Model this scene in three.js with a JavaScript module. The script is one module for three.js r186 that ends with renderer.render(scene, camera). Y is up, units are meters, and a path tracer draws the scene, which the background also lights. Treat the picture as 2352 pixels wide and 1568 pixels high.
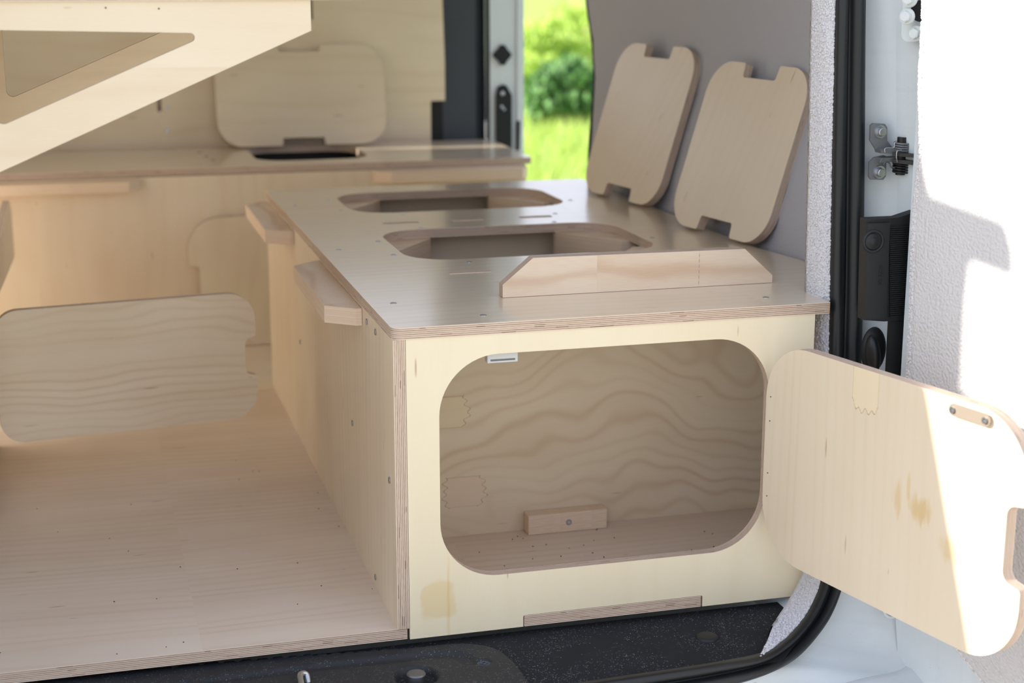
import * as THREE from 'three';
import { mergeGeometries } from 'three/addons/utils/BufferGeometryUtils.js';
import { RoundedBoxGeometry } from 'three/addons/geometries/RoundedBoxGeometry.js';
import { TextGeometry } from 'three/addons/geometries/TextGeometry.js';
import { FontLoader } from 'three/addons/loaders/FontLoader.js';

// ---------------------------------------------------------------- camera, sky, sun, exposure
const scene = new THREE.Scene();
const FPX = 3633.59, W = 2352, H = 1568;
const camera = new THREE.PerspectiveCamera(2 * Math.atan(H / 2 / FPX) * 180 / Math.PI, W / H, 0.05, 400);
camera.position.set(-0.45286, 0.98365, 2.20356);
camera.rotation.order = 'YXZ';
camera.rotation.set(-0.233647, -0.272100, 0.000822);
camera.focus = 2.46;
camera.userData.fStop = 3.4;
camera.updateMatrixWorld(true);

const SUN = new THREE.Vector3(2.1, -1, 0.35).normalize();      // the way the sunlight travels
// hazy summer sky: pale at the horizon, light blue overhead, a glow of haze round the sun
{
  const w = 512, h = 256, d = new Float32Array(w * h * 4), toSun = SUN.clone().negate(), v = new THREE.Vector3();
  for (let j = 0; j < h; j++) for (let i = 0; i < w; i++) {
    const el = ((j + 0.5) / h - 0.5) * Math.PI, az = ((i + 0.5) / w - 0.5) * 2 * Math.PI; v.set(Math.cos(az) * Math.cos(el), Math.sin(el), Math.sin(az) * Math.cos(el));
    const k = Math.pow(Math.max(0, Math.sin(el)), 0.55), g = Math.max(0, v.dot(toSun)), glow = 0.9 * Math.pow(g, 6) + 2.2 * Math.pow(g, 40), o = (j * w + i) * 4;
    d[o] = 1.52 + (0.70 - 1.52) * k + glow; d[o + 1] = 1.52 + (0.88 - 1.52) * k + glow * 0.97; d[o + 2] = 1.58 + (1.28 - 1.58) * k + glow * 0.92; d[o + 3] = 1;
  }
  const t = new THREE.DataTexture(d, w, h, THREE.RGBAFormat, THREE.FloatType); t.mapping = THREE.EquirectangularReflectionMapping; t.magFilter = THREE.LinearFilter; t.needsUpdate = true;
  scene.background = t; scene.environment = t;
}
const sun = new THREE.DirectionalLight(new THREE.Color(1, 0.94, 0.85), 8.0);
sun.position.copy(SUN).multiplyScalar(-8);
sun.target.position.set(0, 0.5, -0.5);
sun.position.add(sun.target.position);
sun.castShadow = true;
sun.shadow.mapSize.set(4096, 4096);
Object.assign(sun.shadow.camera, { left: -4, right: 4, top: 4, bottom: -4, near: 0.5, far: 30 });
scene.add(sun, sun.target);

const renderer = new THREE.WebGLRenderer({ antialias: true });
renderer.shadowMap.enabled = true;
renderer.toneMapping = THREE.LinearToneMapping;
renderer.toneMappingExposure = 1.04;

// ---------------------------------------------------------------- helpers
const V = (x, y, z) => new THREE.Vector3(x, y, z);
const eye = camera.position, camQ = camera.quaternion;
function ray(px, py) { return V((px - W / 2) / FPX, -(py - H / 2) / FPX, -1).applyQuaternion(camQ); }
function onZ(px, py, z) { const d = ray(px, py); return d.multiplyScalar((z - eye.z) / d.z).add(eye); }
function onX(px, py, x) { const d = ray(px, py); return d.multiplyScalar((x - eye.x) / d.x).add(eye); }
function rng(seed) { let a = seed >>> 0; return () => { a = (a + 0x6d2b79f5) | 0; let t = Math.imul(a ^ (a >>> 15), 1 | a); t = (t + Math.imul(t ^ (t >>> 7), 61 | t)) ^ t; return ((t ^ (t >>> 14)) >>> 0) / 4294967296; }; }
// gradient noise on a 256 x 256 lattice, z picks the slice
const GX = new Float32Array(65536), GY = new Float32Array(65536);
{ const R = rng(20240); for (let i = 0; i < 65536; i++) { const a = R() * 2 * Math.PI; GX[i] = Math.cos(a); GY[i] = Math.sin(a); } }
function noise(x, y, z = 0) {
  x += z * 17.31; y += z * 31.77;
  const ix = Math.floor(x), iy = Math.floor(y), fx = x - ix, fy = y - iy, a = ix & 255, b = (ix + 1) & 255, c = (iy & 255) << 8, d = ((iy + 1) & 255) << 8;
  const u = fx * fx * fx * (fx * (fx * 6 - 15) + 10), v = fy * fy * fy * (fy * (fy * 6 - 15) + 10), gx = fx - 1, gy = fy - 1;
  const n0 = GX[c + a] * fx + GY[c + a] * fy, n1 = GX[c + b] * gx + GY[c + b] * fy, n2 = GX[d + a] * fx + GY[d + a] * gy, n3 = GX[d + b] * gx + GY[d + b] * gy;
  const p = n0 + (n1 - n0) * u, q = n2 + (n3 - n2) * u; return 1.35 * (p + (q - p) * v);
}
function fbm(x, y, z, n = 4) { let s = 0, a = 0.5, f = 1; for (let i = 0; i < n; i++) { s += a * noise(x * f, y * f, z + i * 7.3); a *= 0.5; f *= 2.03; } return s; }
const clamp = THREE.MathUtils.clamp, lerp = THREE.MathUtils.lerp, sstep = THREE.MathUtils.smoothstep;

const used = new Map();
function numbered(name) { const n = used.get(name) ?? 0; used.set(name, n + 1); return n ? `${name}_${String(n).padStart(3, '0')}` : name; }
function shade(o) { o.castShadow = true; o.receiveShadow = true; return o; }
function tag(o, label, category, group) { o.userData.label = label; o.userData.category = category; if (group) o.userData.group = group; return o; }
function thing(name, label, category, pos = [0, 0, 0], group) {
  const o = new THREE.Group(); o.name = numbered(name); o.position.set(...pos); scene.add(o);
  return tag(o, label, category, group);
}
function structure(name, label, pos = [0, 0, 0]) {
  const o = new THREE.Group(); o.name = numbered(name); o.position.set(...pos); scene.add(o);
  o.userData.kind = 'structure'; if (label) { o.userData.label = label; o.userData.category = name.split('_')[0]; } return o;
}
function part(parent, name, geo, mat, label) {
  const m = shade(new THREE.Mesh(geo, mat)); m.name = name; if (label) m.userData.label = label;
  // parts are written in world coordinates: bring them into the parent's frame
  parent.updateWorldMatrix(true, false);
  const inv = parent.matrixWorld.clone().invert(); m.applyMatrix4(inv);
  parent.add(m); return m;
}
function basis(mesh, origin, ux, uy) {       // local x -> ux, y -> uy, z -> ux x uy, then the mesh's parent frame
  const x = V(...ux).normalize(), y = V(...uy).normalize(), z = x.clone().cross(y).normalize(); y.copy(z).cross(x);
  const m = new THREE.Matrix4().makeBasis(x, y, z).setPosition(...origin);
  mesh.parent.updateWorldMatrix(true, false);
  m.premultiply(mesh.parent.matrixWorld.clone().invert());
  m.decompose(mesh.position, mesh.quaternion, mesh.scale); return mesh;
}
// polygon with a fillet radius at each corner: [[x, y, r], ...]
function poly(pts, steps = 8) {
  const out = [], n = pts.length;
  for (let i = 0; i < n; i++) {
    const P = pts[i], A = pts[(i + n - 1) % n], B = pts[(i + 1) % n], r = P[2] ?? 0;
    if (!r) { out.push(new THREE.Vector2(P[0], P[1])); continue; }
    const a = new THREE.Vector2(A[0] - P[0], A[1] - P[1]).normalize(), b = new THREE.Vector2(B[0] - P[0], B[1] - P[1]).normalize();
    const ang = Math.acos(clamp(a.dot(b), -1, 1)), t = r / Math.tan(ang / 2), bis = a.clone().add(b).normalize(), c = new THREE.Vector2(P[0], P[1]).addScaledVector(bis, r / Math.sin(ang / 2));
    const p0 = new THREE.Vector2(P[0], P[1]).addScaledVector(a, t), p1 = new THREE.Vector2(P[0], P[1]).addScaledVector(b, t);
    let a0 = Math.atan2(p0.y - c.y, p0.x - c.x), a1 = Math.atan2(p1.y - c.y, p1.x - c.x), d = a1 - a0;
    while (d > Math.PI) d -= 2 * Math.PI; while (d < -Math.PI) d += 2 * Math.PI;
    const k = Math.max(2, Math.round(steps * Math.abs(d) / 1.57));
    for (let j = 0; j <= k; j++) out.push(new THREE.Vector2(c.x + r * Math.cos(a0 + d * j / k), c.y + r * Math.sin(a0 + d * j / k)));
  }
  return out;
}
const rect = (x0, y0, x1, y1, r = 0, steps = 8) => poly([[x0, y0, r], [x1, y0, r], [x1, y1, r], [x0, y1, r]], steps);
const circle = (x, y, r, n = 24) => Array.from({ length: n }, (_, i) => new THREE.Vector2(x + r * Math.cos(i / n * 2 * Math.PI), y + r * Math.sin(i / n * 2 * Math.PI)));
// sheet material of thickness t: faces (group 0) with uv in metres, cut edges (group 1) with uv (metres along the edge, 0..1 across the plies)
function sheetGeo(outer, holes = [], t = 0.018, { turn = 0, ou = 0, ov = 0 } = {}) {
  outer = outer.slice(); holes = holes.map((h) => h.slice());
  if (THREE.ShapeUtils.isClockWise(outer)) outer.reverse();
  for (const h of holes) if (!THREE.ShapeUtils.isClockWise(h)) h.reverse();
  const all = [...outer, ...holes.flat()], tri = THREE.ShapeUtils.triangulateShape(outer, holes);
  const pos = [], nor = [], uv = [], idx = [], cs = Math.cos(turn), sn = Math.sin(turn);
  for (const [z, s] of [[t, 1], [0, -1]]) {
    const base = pos.length / 3;
    for (const p of all) { pos.push(p.x, p.y, z); nor.push(0, 0, s); uv.push(p.x * cs + p.y * sn + ou, -p.x * sn + p.y * cs + ov); }
    for (const [a, b, c] of tri) s > 0 ? idx.push(base + a, base + b, base + c) : idx.push(base + a, base + c, base + b);
  }
  const caps = idx.length;
  let along = ou * 3.7;
  for (const ring of [outer, ...holes]) {
    const n = ring.length, en = ring.map((p, i) => { const q = ring[(i + 1) % n]; return new THREE.Vector2(q.y - p.y, p.x - q.x).normalize(); });
    for (let i = 0; i < n; i++) {
      const p = ring[i], q = ring[(i + 1) % n], e = en[i], e0 = en[(i + n - 1) % n], e1 = en[(i + 1) % n], len = p.distanceTo(q);
      if (len < 1e-7) continue;
      const n0 = e.dot(e0) > 0.8 ? e.clone().add(e0).normalize() : e, n1 = e.dot(e1) > 0.8 ? e.clone().add(e1).normalize() : e, base = pos.length / 3;
      pos.push(p.x, p.y, 0, q.x, q.y, 0, q.x, q.y, t, p.x, p.y, t);
      nor.push(n0.x, n0.y, 0, n1.x, n1.y, 0, n1.x, n1.y, 0, n0.x, n0.y, 0);
      uv.push(along, 0, along + len, 0, along + len, 1, along, 1); along += len;
      idx.push(base, base + 1, base + 2, base, base + 2, base + 3);
    }
  }
  const g = new THREE.BufferGeometry();
  g.setAttribute('position', new THREE.Float32BufferAttribute(pos, 3)); g.setAttribute('normal', new THREE.Float32BufferAttribute(nor, 3)); g.setAttribute('uv', new THREE.Float32BufferAttribute(uv, 2));
  g.setIndex(idx); g.addGroup(0, caps, 0); g.addGroup(caps, idx.length - caps, 1); return g;
}
function board(parent, name, outer, holes, t, face, origin, ux, uy, o = {}) {
  const m = shade(new THREE.Mesh(sheetGeo(outer, holes, t, o), [face, o.edge ?? M.plyEdge])); m.name = name; if (o.label) m.userData.label = o.label;
  parent.add(m); return basis(m, origin, ux, uy);
}
// surface through rows of points (arrays of Vector3), uv in metres
function loft(rows, closed = false) {
  const pos = [], uv = [], idx = [], n = rows[0].length; let v = 0;
  rows.forEach((r, i) => { if (i) v += rows[i - 1][n >> 1].distanceTo(r[n >> 1]); let u = 0; r.forEach((p, j) => { if (j) u += r[j - 1].distanceTo(p); pos.push(p.x, p.y, p.z); uv.push(u, v); }); });
  for (let i = 0; i + 1 < rows.length; i++) for (let j = 0; j + 1 < n; j++) { const a = i * n + j; idx.push(a, a + 1, a + n + 1, a, a + n + 1, a + n); }
  const g = new THREE.BufferGeometry();
  g.setAttribute('position', new THREE.Float32BufferAttribute(pos, 3)); g.setAttribute('uv', new THREE.Float32BufferAttribute(uv, 2)); g.setIndex(idx); g.computeVertexNormals(); return g;
}
function resample(pts, n) { const c = new THREE.CatmullRomCurve3(pts, false, 'centripetal'); return Array.from({ length: n }, (_, i) => c.getPoint(i / (n - 1))); }
const boxG = (x0, y0, z0, x1, y1, z1) => new THREE.BoxGeometry(x1 - x0, y1 - y0, z1 - z0).translate((x0 + x1) / 2, (y0 + y1) / 2, (z0 + z1) / 2);
const rbox = (w, h, d, r, s = 2) => new RoundedBoxGeometry(w, h, d, s, r);
const merge = (list) => mergeGeometries(list.map((g) => { const h = g.index ? g.toNonIndexed() : g; for (const k of Object.keys(h.attributes)) if (!['position', 'normal', 'uv'].includes(k)) h.deleteAttribute(k); h.clearGroups(); return h; }));
const tube = (pts, r, seg = 40, rad = 8, closed = false) => new THREE.TubeGeometry(new THREE.CatmullRomCurve3(pts, closed, 'centripetal'), seg, r, rad, closed);

// ---------------------------------------------------------------- textures and materials
function texture(w, h, f, { srgb = true, rep = [1, 1] } = {}) {
  const d = new Uint8Array(w * h * 4);
  for (let y = 0; y < h; y++) for (let x = 0; x < w; x++) { const c = f(x / w, y / h, x, y), i = (y * w + x) * 4; d[i] = clamp(c[0], 0, 255); d[i + 1] = clamp(c[1], 0, 255); d[i + 2] = clamp(c[2], 0, 255); d[i + 3] = 255; }
  const t = new THREE.DataTexture(d, w, h); t.magFilter = THREE.LinearFilter; t.minFilter = THREE.LinearMipmapLinearFilter; t.wrapS = t.wrapT = THREE.RepeatWrapping;
  if (srgb) t.colorSpace = THREE.SRGBColorSpace; t.repeat.set(...rep); t.needsUpdate = true; return t;
}
// birch veneer, rotary cut: low contour bands of a stretched noise field, fine pores along the grain (u), a few flecks
const BIRCH = [[237, 222, 197], [208, 181, 148]];   // early and late wood of the usual veneer
function birch({ seed, freq = 5, px = 1024, metres = 1.05, gap = 0.02, swirl = 2, stretch = 3, figure = 1, pores = 1, cloudy = 1, light = BIRCH[0], dark = BIRCH[1], paint }) {
  const R = rng(seed * 977 + 3), flecks = Array.from({ length: 26 }, () => [R() * metres, R() * metres, 0.002 + R() * 0.006, R()]);
  return texture(px, px, (u, v) => {
    const x = u * metres, y = v * metres;
    // growth-ring contours: even spacing across the grain, pushed about by slow noise
    const ph = (y + 0.02 * noise(x * 1.3, y * 1.3, seed + 80)) / gap + 2 * swirl * fbm(x * freq / stretch, y * freq, seed, 3);
    const w = ph - Math.floor(ph), line = Math.exp(-Math.pow((w - 0.72) / 0.17, 2)) * (0.55 + 0.9 * noise(ph * 0.37, x * 1.5, seed + 3));
    const slow = 0.5 + 0.5 * Math.sin(ph * 1.7);
    const pore = noise(x * 26, y * 520, seed + 9) * 0.6 + noise(x * 60, y * 1100, seed + 19) * 0.4;
    const cloud = fbm(x * 3, y * 5, seed + 5, 3);
    const k = clamp(0.26 + figure * (0.42 * line + 0.10 * slow) + 0.10 * pores * pore + 0.36 * cloudy * cloud, 0, 1.25);
    let c = [lerp(light[0], dark[0], k), lerp(light[1], dark[1], k), lerp(light[2], dark[2], k)];
    for (const f of flecks) { if (Math.abs(y - f[1]) > 0.003) continue; const dx = (x - f[0]) / (f[2] * 2.4), dy = (y - f[1]) / (f[2] * 0.28), q = dx * dx + dy * dy; if (q < 1) { const a = 0.30 * (1 - q) * (0.4 + f[3]); c = [c[0] * (1 - a * 0.6), c[1] * (1 - a * 0.8), c[2] * (1 - a)]; } }
    return paint ? paint(x, y, c) : c;
  }, { rep: [1 / metres, 1 / metres] });
}
const stain = (c, a, col) => [lerp(c[0], c[0] * col[0], a), lerp(c[1], c[1] * col[1], a), lerp(c[2], c[2] * col[2], a)];
// jigsaw veneer repair: lighter patch, wavy cut ends, straight sides
function patch(x, y, c, x0, y0, x1, y1, tone, leftCut = true) {
  const wob = (p) => 0.0035 * Math.sin(p * 2 * Math.PI / 0.0135) + 0.002 * Math.sin(p * 2 * Math.PI / 0.031), bulge = (p) => 0.010 * Math.sin(Math.PI * clamp((p - y0) / (y1 - y0), 0, 1));
  if (y < y0 - 0.001 || y > y1 + 0.001) return c;
  const r = x1 + wob(y) + bulge(y), l = leftCut ? x0 - wob(y) - bulge(y) * 0.4 : x0;
  if (x < l || x > r) return Math.abs(x - r) < 0.0007 || (leftCut && Math.abs(x - l) < 0.0007) ? stain(c, 0.6, [0.7, 0.6, 0.5]) : c;
  if (Math.abs(x - r) < 0.0008 || (leftCut && Math.abs(x - l) < 0.0008)) return stain(c, 0.6, [0.7, 0.6, 0.5]);
  if (Math.abs(y - y0) < 0.0007 || Math.abs(y - y1) < 0.0007) return stain(c, 0.3, [0.8, 0.7, 0.6]);
  return [lerp(c[0], tone[0], 0.75), lerp(c[1], tone[1], 0.75), lerp(c[2], tone[2], 0.75)];
}
const T = {
  quiet: birch({ seed: 3, gap: 0.03, swirl: 0.8, stretch: 5, figure: 0.5, pores: 0.7 }),
  front: birch({ seed: 8, gap: 0.06, swirl: 0.7, stretch: 5, figure: 0.22, pores: 0.45, cloudy: 0.8, light: [240, 228, 200], dark: [226, 206, 168], paint: (x, y, c) => {
    // grain runs up the panel: x = height + 0.1, y = 0.1 - place along the panel
    const h = x - 0.1, w = (1.15 - y) % 1.05, n = fbm(w * 26, h * 26, 4, 3);
    // damp blot with a drip line, low on the outer face of the panel, left of the door opening, as in the photograph
    const blot = sstep(0.031 - Math.pow(Math.pow(Math.abs(w - 0.046), 4) + Math.pow(Math.abs(h - 0.040) * 0.95, 4), 0.25) + n * 0.014, 0, 0.008);
    c = stain(c, blot * 0.42, [0.94, 0.87, 0.70]);
    const run = sstep(0.0035 - Math.abs(w - 0.062 - 0.002 * n), 0, 0.003) * sstep(0.13 - h, 0, 0.05);
    return stain(c, run * 0.35, [0.93, 0.84, 0.68]);
  } }),
  door: birch({ seed: 14, gap: 0.021, swirl: 0.9, stretch: 8, figure: 0.38, pores: 0.6, cloudy: 0.6, light: [238, 224, 200], dark: [217, 194, 162], paint: (x, y, c) => {
    // x = height on the door + 0.1, y = 0.1 - distance from the hinge edge
    const h = x - 0.1, w = (1.15 - y) % 1.05, n = fbm(w * 90, h * 14, 6, 3);
    const smear = (w0, h0, rw, rh, a) => { const q = Math.hypot((w - w0) / rw, (h - h0) / rh); c = stain(c, a * clamp((1.0 - q + n * 1.1) * 1.6, 0, 1), [0.94, 0.87, 0.72]); };
    smear(0.315, 0.250, 0.010, 0.026, 0.55); smear(0.362, 0.246, 0.028, 0.022, 0.75); smear(0.420, 0.208, 0.022, 0.022, 0.5); smear(0.335, 0.275, 0.004, 0.02, 0.5);
    return patch(0.42 - h, w, c, -0.05, 0.212, 0.052, 0.265, [238, 220, 184], false);
  } }),
  figured: birch({ seed: 21, freq: 2.7, gap: 0.032, swirl: 4.2, stretch: 1.1, figure: 0.95, pores: 0.7, paint: (x, y, c) => {
    c = patch(x, y, c, 0.05, 0.200, 0.176, 0.256, [236, 218, 182], false);
    return patch(x, y, c, 0.146, 0.053, 0.206, 0.108, [230, 208, 180]);
  } }),
  lid: birch({ seed: 33, gap: 0.017, swirl: 1.7, stretch: 2.2, figure: 0.75, pores: 0.6 }),
  pale: birch({ seed: 39, gap: 0.03, swirl: 0.8, stretch: 4, figure: 0.16, pores: 0.4, cloudy: 0.5 }),
  floor: birch({ seed: 47, gap: 0.026, swirl: 1.2, stretch: 6, figure: 0.7, pores: 0.9, light: [231, 216, 199], dark: [205, 180, 157] }),
  soft: birch({ seed: 55, gap: 0.05, swirl: 0.9, stretch: 4, figure: 0.35, pores: 0.6 }),
};
T.pine = texture(512, 512, (u, v) => {
  const x = u * 0.4, y = v * 0.4, r = y * 90 + 5 * fbm(x * 3, y * 9, 2, 3), b = Math.pow(0.5 + 0.5 * Math.sin(r), 5), k = 0.18 + 0.42 * b + 0.12 * noise(x * 40, y * 700, 3) + 0.3 * fbm(x * 5, y * 14, 8, 2);
  return [lerp(238, 208, k), lerp(218, 172, k), lerp(194, 138, k)];
}, { rep: [2.5, 2.5] });
T.edge = texture(1024, 104, (u, v) => {
  const x = u * 0.6, n = 13, f = v * n, layer = Math.floor(f), fr = f - layer, cross = layer % 2, glue = Math.min(fr, 1 - fr) < 0.10;
  const fleck = cross ? noise(x * 30, layer * 3.1 + fr * 2.2, 1) * 0.55 + noise(x * 110, layer * 5.7 + fr, 2) * 0.4 : noise(x * 60, layer * 3.1 + fr * 5, 1) * 0.45;
  const tone = noise(x * 5, layer * 9.3, 5);
  let k = cross ? 0.62 + 0.42 * fleck + 0.25 * tone : 0.08 + 0.22 * fleck;
  if (glue) k += 0.14; if (layer === 0 || layer === n - 1) k = 0.02 + 0.15 * fleck;
  const gap = cross && noise(x * 22, layer * 4.4, 12) > 0.52 ? 0.45 : 0; k += gap;
  return [lerp(228, 136, k), lerp(209, 104, k), lerp(188, 84, k)];
}, { rep: [1 / 0.6, 1] });
T.feltBump = texture(512, 512, (u, v) => { const s = 0.32, x = u * s, y = v * s; const nub = 0.5 + noise(x * 230, y * 230, 1); const f = 128 + 80 * (nub - 0.5) + 50 * fbm(x * 700, y * 700, 5, 3) + 40 * fbm(x * 40, y * 40, 9, 2); return [f, f, f]; }, { srgb: false, rep: [1 / 0.32, 1 / 0.32] });
T.felt = texture(512, 512, (u, v) => { const s = 0.32, x = u * s, y = v * s, k = 0.5 * fbm(x * 160, y * 160, 31, 3) + 0.35 * noise(x * 900, y * 900, 3) + 0.2 * fbm(x * 12, y * 12, 7, 2); return [214 + 26 * k, 212 + 26 * k, 214 + 25 * k]; }, { rep: [1 / 0.32, 1 / 0.32] });
T.woven = texture(512, 512, (u, v) => { const f = 128 + 100 * Math.sin(u * 2 * Math.PI * 64) * Math.sin(v * 2 * Math.PI * 64) + 40 * fbm(u * 300, v * 300, 3, 2); return [f, f, f]; }, { srgb: false, rep: [1 / 0.4, 1 / 0.4] });
T.carpet = (() => { const R = rng(77), s = 0.5, px = 1024, d = new Float32Array(px * px);
  const dot = (x, y, r, a) => { for (let j = -3; j <= 3; j++) for (let i = -3; i <= 3; i++) { const q = Math.hypot(i, j) / r; if (q < 1) { const k = ((y + j + px) % px) * px + (x + i + px) % px; d[k] = Math.max(d[k], a * (1 - q)); } } };
  for (let i = 0; i < 15000; i++) { const x = Math.floor(R() * px), y = Math.floor(R() * px); if (fbm(x / 160, y / 160, 3, 3) + R() * 0.5 > 0.22) dot(x, y, 1.0 + R() * 1.3, 60 + R() * 150); }
  for (let i = 0; i < 70; i++) { let x = R() * px, y = R() * px, a = R() * 6.28; for (let k = 0; k < 22; k++) { x += Math.cos(a); y += Math.sin(a); a += (R() - 0.5) * 0.35; dot(Math.floor(x + px) % px, Math.floor(y + px) % px, 0.9, 60); } }
  return texture(px, px, (u, v, x, y) => { const k = d[y * px + x], n = 6 * noise(u * 400, v * 400, 2) + 6 * fbm(u * 14, v * 14, 8, 2); return [27 + n + k, 28 + n + k * 0.97, 31 + n + k * 0.94]; }, { rep: [1 / s, 1 / s] }); })();
T.dusty = (() => { const R = rng(123), s = 0.4, px = 1024, d = new Float32Array(px * px);
  const dot = (x, y, r, a) => { for (let j = -3; j <= 3; j++) for (let i = -3; i <= 3; i++) { const q = Math.hypot(i, j) / r; if (q < 1) { const k = ((y + j + px) % px) * px + (x + i + px) % px; d[k] = Math.max(d[k], a * (1 - q)); } } };
  for (let i = 0; i < 6500; i++) { const x = Math.floor(R() * px), y = Math.floor(R() * px); if (fbm(x / 130, y / 130, 6, 3) + R() * 0.4 > 0.12) dot(x, y, 1.1 + R() * 1.5, 50 + R() * 130); }
  return texture(px, px, (u, v, x, y) => { const k = d[y * px + x], n = 6 * fbm(u * 20, v * 20, 8, 3); return [34 + n + k, 36 + n + k * 0.97, 40 + n + k * 0.92]; }, { rep: [1 / s, 1 / s] }); })();
T.paint = texture(512, 512, (u, v) => { const n = fbm(u * 6, v * 6, 2, 4), sp = noise(u * 170, v * 170, 8) > 0.66 ? 1 : 0, st = Math.max(0, noise(u * 40, v * 3, 4) - 0.25); const k = 7 * n - 45 * sp * Math.max(0, fbm(u * 9, v * 9, 21, 2) + 0.15) - 5 * st; return [212 + k, 219 + k, 222 + k]; }, { rep: [2.2, 2.2] });
T.gravel = texture(512, 512, (u, v) => { const k = 40 * noise(u * 120, v * 120, 3) + 40 * fbm(u * 12, v * 12, 4, 3); return [192 + k, 182 + k, 168 + k]; }, { rep: [0.5, 0.5] });
T.ground = texture(1024, 1024, (u, v) => { const s = 9, x = u * s, y = v * s, k = fbm(x * 1.3, y * 1.3, 2, 4) + 0.6 * fbm(x * 9, y * 9, 4, 2); return [lerp(190, 140, 0.5 + k), lerp(206, 172, 0.5 + k), lerp(96, 60, 0.5 + k)]; }, { rep: [1 / 9, 1 / 9] });

const std = (o) => new THREE.MeshStandardMaterial({ side: THREE.DoubleSide, ...o });
const wood = (map, rough = 0.42) => std({ map, roughness: rough });
const M = {
  plyEdge: std({ map: T.edge, roughness: 0.62 }),
  quiet: wood(T.quiet, 0.36), top: new THREE.MeshPhysicalMaterial({ map: T.quiet, roughness: 0.32, clearcoat: 1, clearcoatRoughness: 0.18, side: THREE.DoubleSide }), pale: new THREE.MeshPhysicalMaterial({ map: T.pale, roughness: 0.36, clearcoat: 0.5, clearcoatRoughness: 0.25, side: THREE.DoubleSide }), front: wood(T.front, 0.46), door: wood(T.door, 0.46), figured: wood(T.figured, 0.42), lid: wood(T.lid, 0.36), floor: wood(T.floor, 0.40), soft: wood(T.soft, 0.40),
  pine: wood(T.pine, 0.55),
  felt: std({ map: T.felt, roughness: 1, bumpMap: T.feltBump, bumpScale: 0.0025 }),
  liner: std({ color: '#b7b6bb', roughness: 1, bumpMap: T.feltBump, bumpScale: 0.0012 }),
  woven: std({ color: '#d2cfcf', roughness: 1, bumpMap: T.feltBump, bumpScale: 0.003 }),
  nubA: std({ color: '#d6d4d6', roughness: 1 }),
  nubB: std({ color: '#d6d4d5', roughness: 1 }),
  rubber: std({ color: '#171a1d', roughness: 0.42 }),
  plastic: std({ color: '#17191b', roughness: 0.55 }),
  plasticGrey: std({ color: '#4b5058', roughness: 0.6 }),
  dark: std({ color: '#101214', roughness: 0.7 }),
  paint: std({ map: T.paint, roughness: 0.35 }),
  paintPlain: std({ color: '#d3d9db', roughness: 0.35 }),
  carpet: std({ map: T.carpet, roughness: 1 }),
  dusty: std({ map: T.dusty, roughness: 0.6 }),
  steel: std({ color: '#b9bcc0', metalness: 1, roughness: 0.35 }),
  darkSteel: std({ color: '#75767a', metalness: 0.9, roughness: 0.45 }),
  oiled: std({ color: '#3b3a3a', metalness: 0.8, roughness: 0.45 }),
  bracket: std({ color: '#86888b', metalness: 0.55, roughness: 0.55 }),
  plate: std({ color: '#a99c8d', metalness: 0.6, roughness: 0.5 }),
  whitePlastic: std({ color: '#d6dadb', roughness: 0.4 }),
  trim: std({ color: '#43474f', roughness: 0.75 }),
  trimDark: std({ color: '#20242b', roughness: 0.7 }),
  roofLiner: std({ color: '#b3afaa', roughness: 1 }),
  ground: std({ map: T.ground, roughness: 1 }),
  gravel: std({ map: T.gravel, roughness: 1 }),
  glass: new THREE.MeshPhysicalMaterial({ color: '#ffffff', roughness: 0, transmission: 1, thickness: 0, ior: 1.5, side: THREE.DoubleSide }),
  unseen_curtain: new THREE.MeshPhysicalMaterial({ color: '#fff4e6', roughness: 1, transmission: 0.45, thickness: 0, side: THREE.DoubleSide }),
};

// ---------------------------------------------------------------- the van shell
const TH = 0.018, TOPY = 0.452, ROOF = 1.42;
{ // floor: two plywood boards in the aisle, one inside the bench with its tab showing
  const f = structure('floor', 'birch plywood van floor with a cross joint');
  board(f, 'floor_board', rect(-0.95, 0.003, -0.0025, 1.445), [], TH, M.floor, [0, -TH, 0], [1, 0, 0], [0, 0, -1], { ou: 0.31, ov: 0.23 });
  board(f, 'floor_board', rect(-0.95, 1.4485, 0.9, 2.0), [], TH, M.soft, [0, -TH, 0], [1, 0, 0], [0, 0, -1], { ou: 0.71, ov: 0.4 });
  board(f, 'floor_board', poly([[0.0, 0.019], [0.182, 0.019], [0.182, 0.0005, 0.002], [0.478, 0.0005, 0.002], [0.478, 0.019], [0.76, 0.019], [0.76, 1.4475], [0, 1.4475]]), [], TH, M.floor, [0, -TH, 0], [1, 0, 0], [0, 0, -1], { ou: 0.9, ov: 0.6 });
}
{ // unseen pan under the floor so that no light comes from below
  const u = structure('underbody_unseen', 'unseen painted steel pan beneath the plywood floor, keeps out light from below');
  part(u, 'unseen_floor_pan', boxG(-0.95, -0.30, -3.0, 0.93, -0.06, 0.06), M.paintPlain);
}
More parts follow.
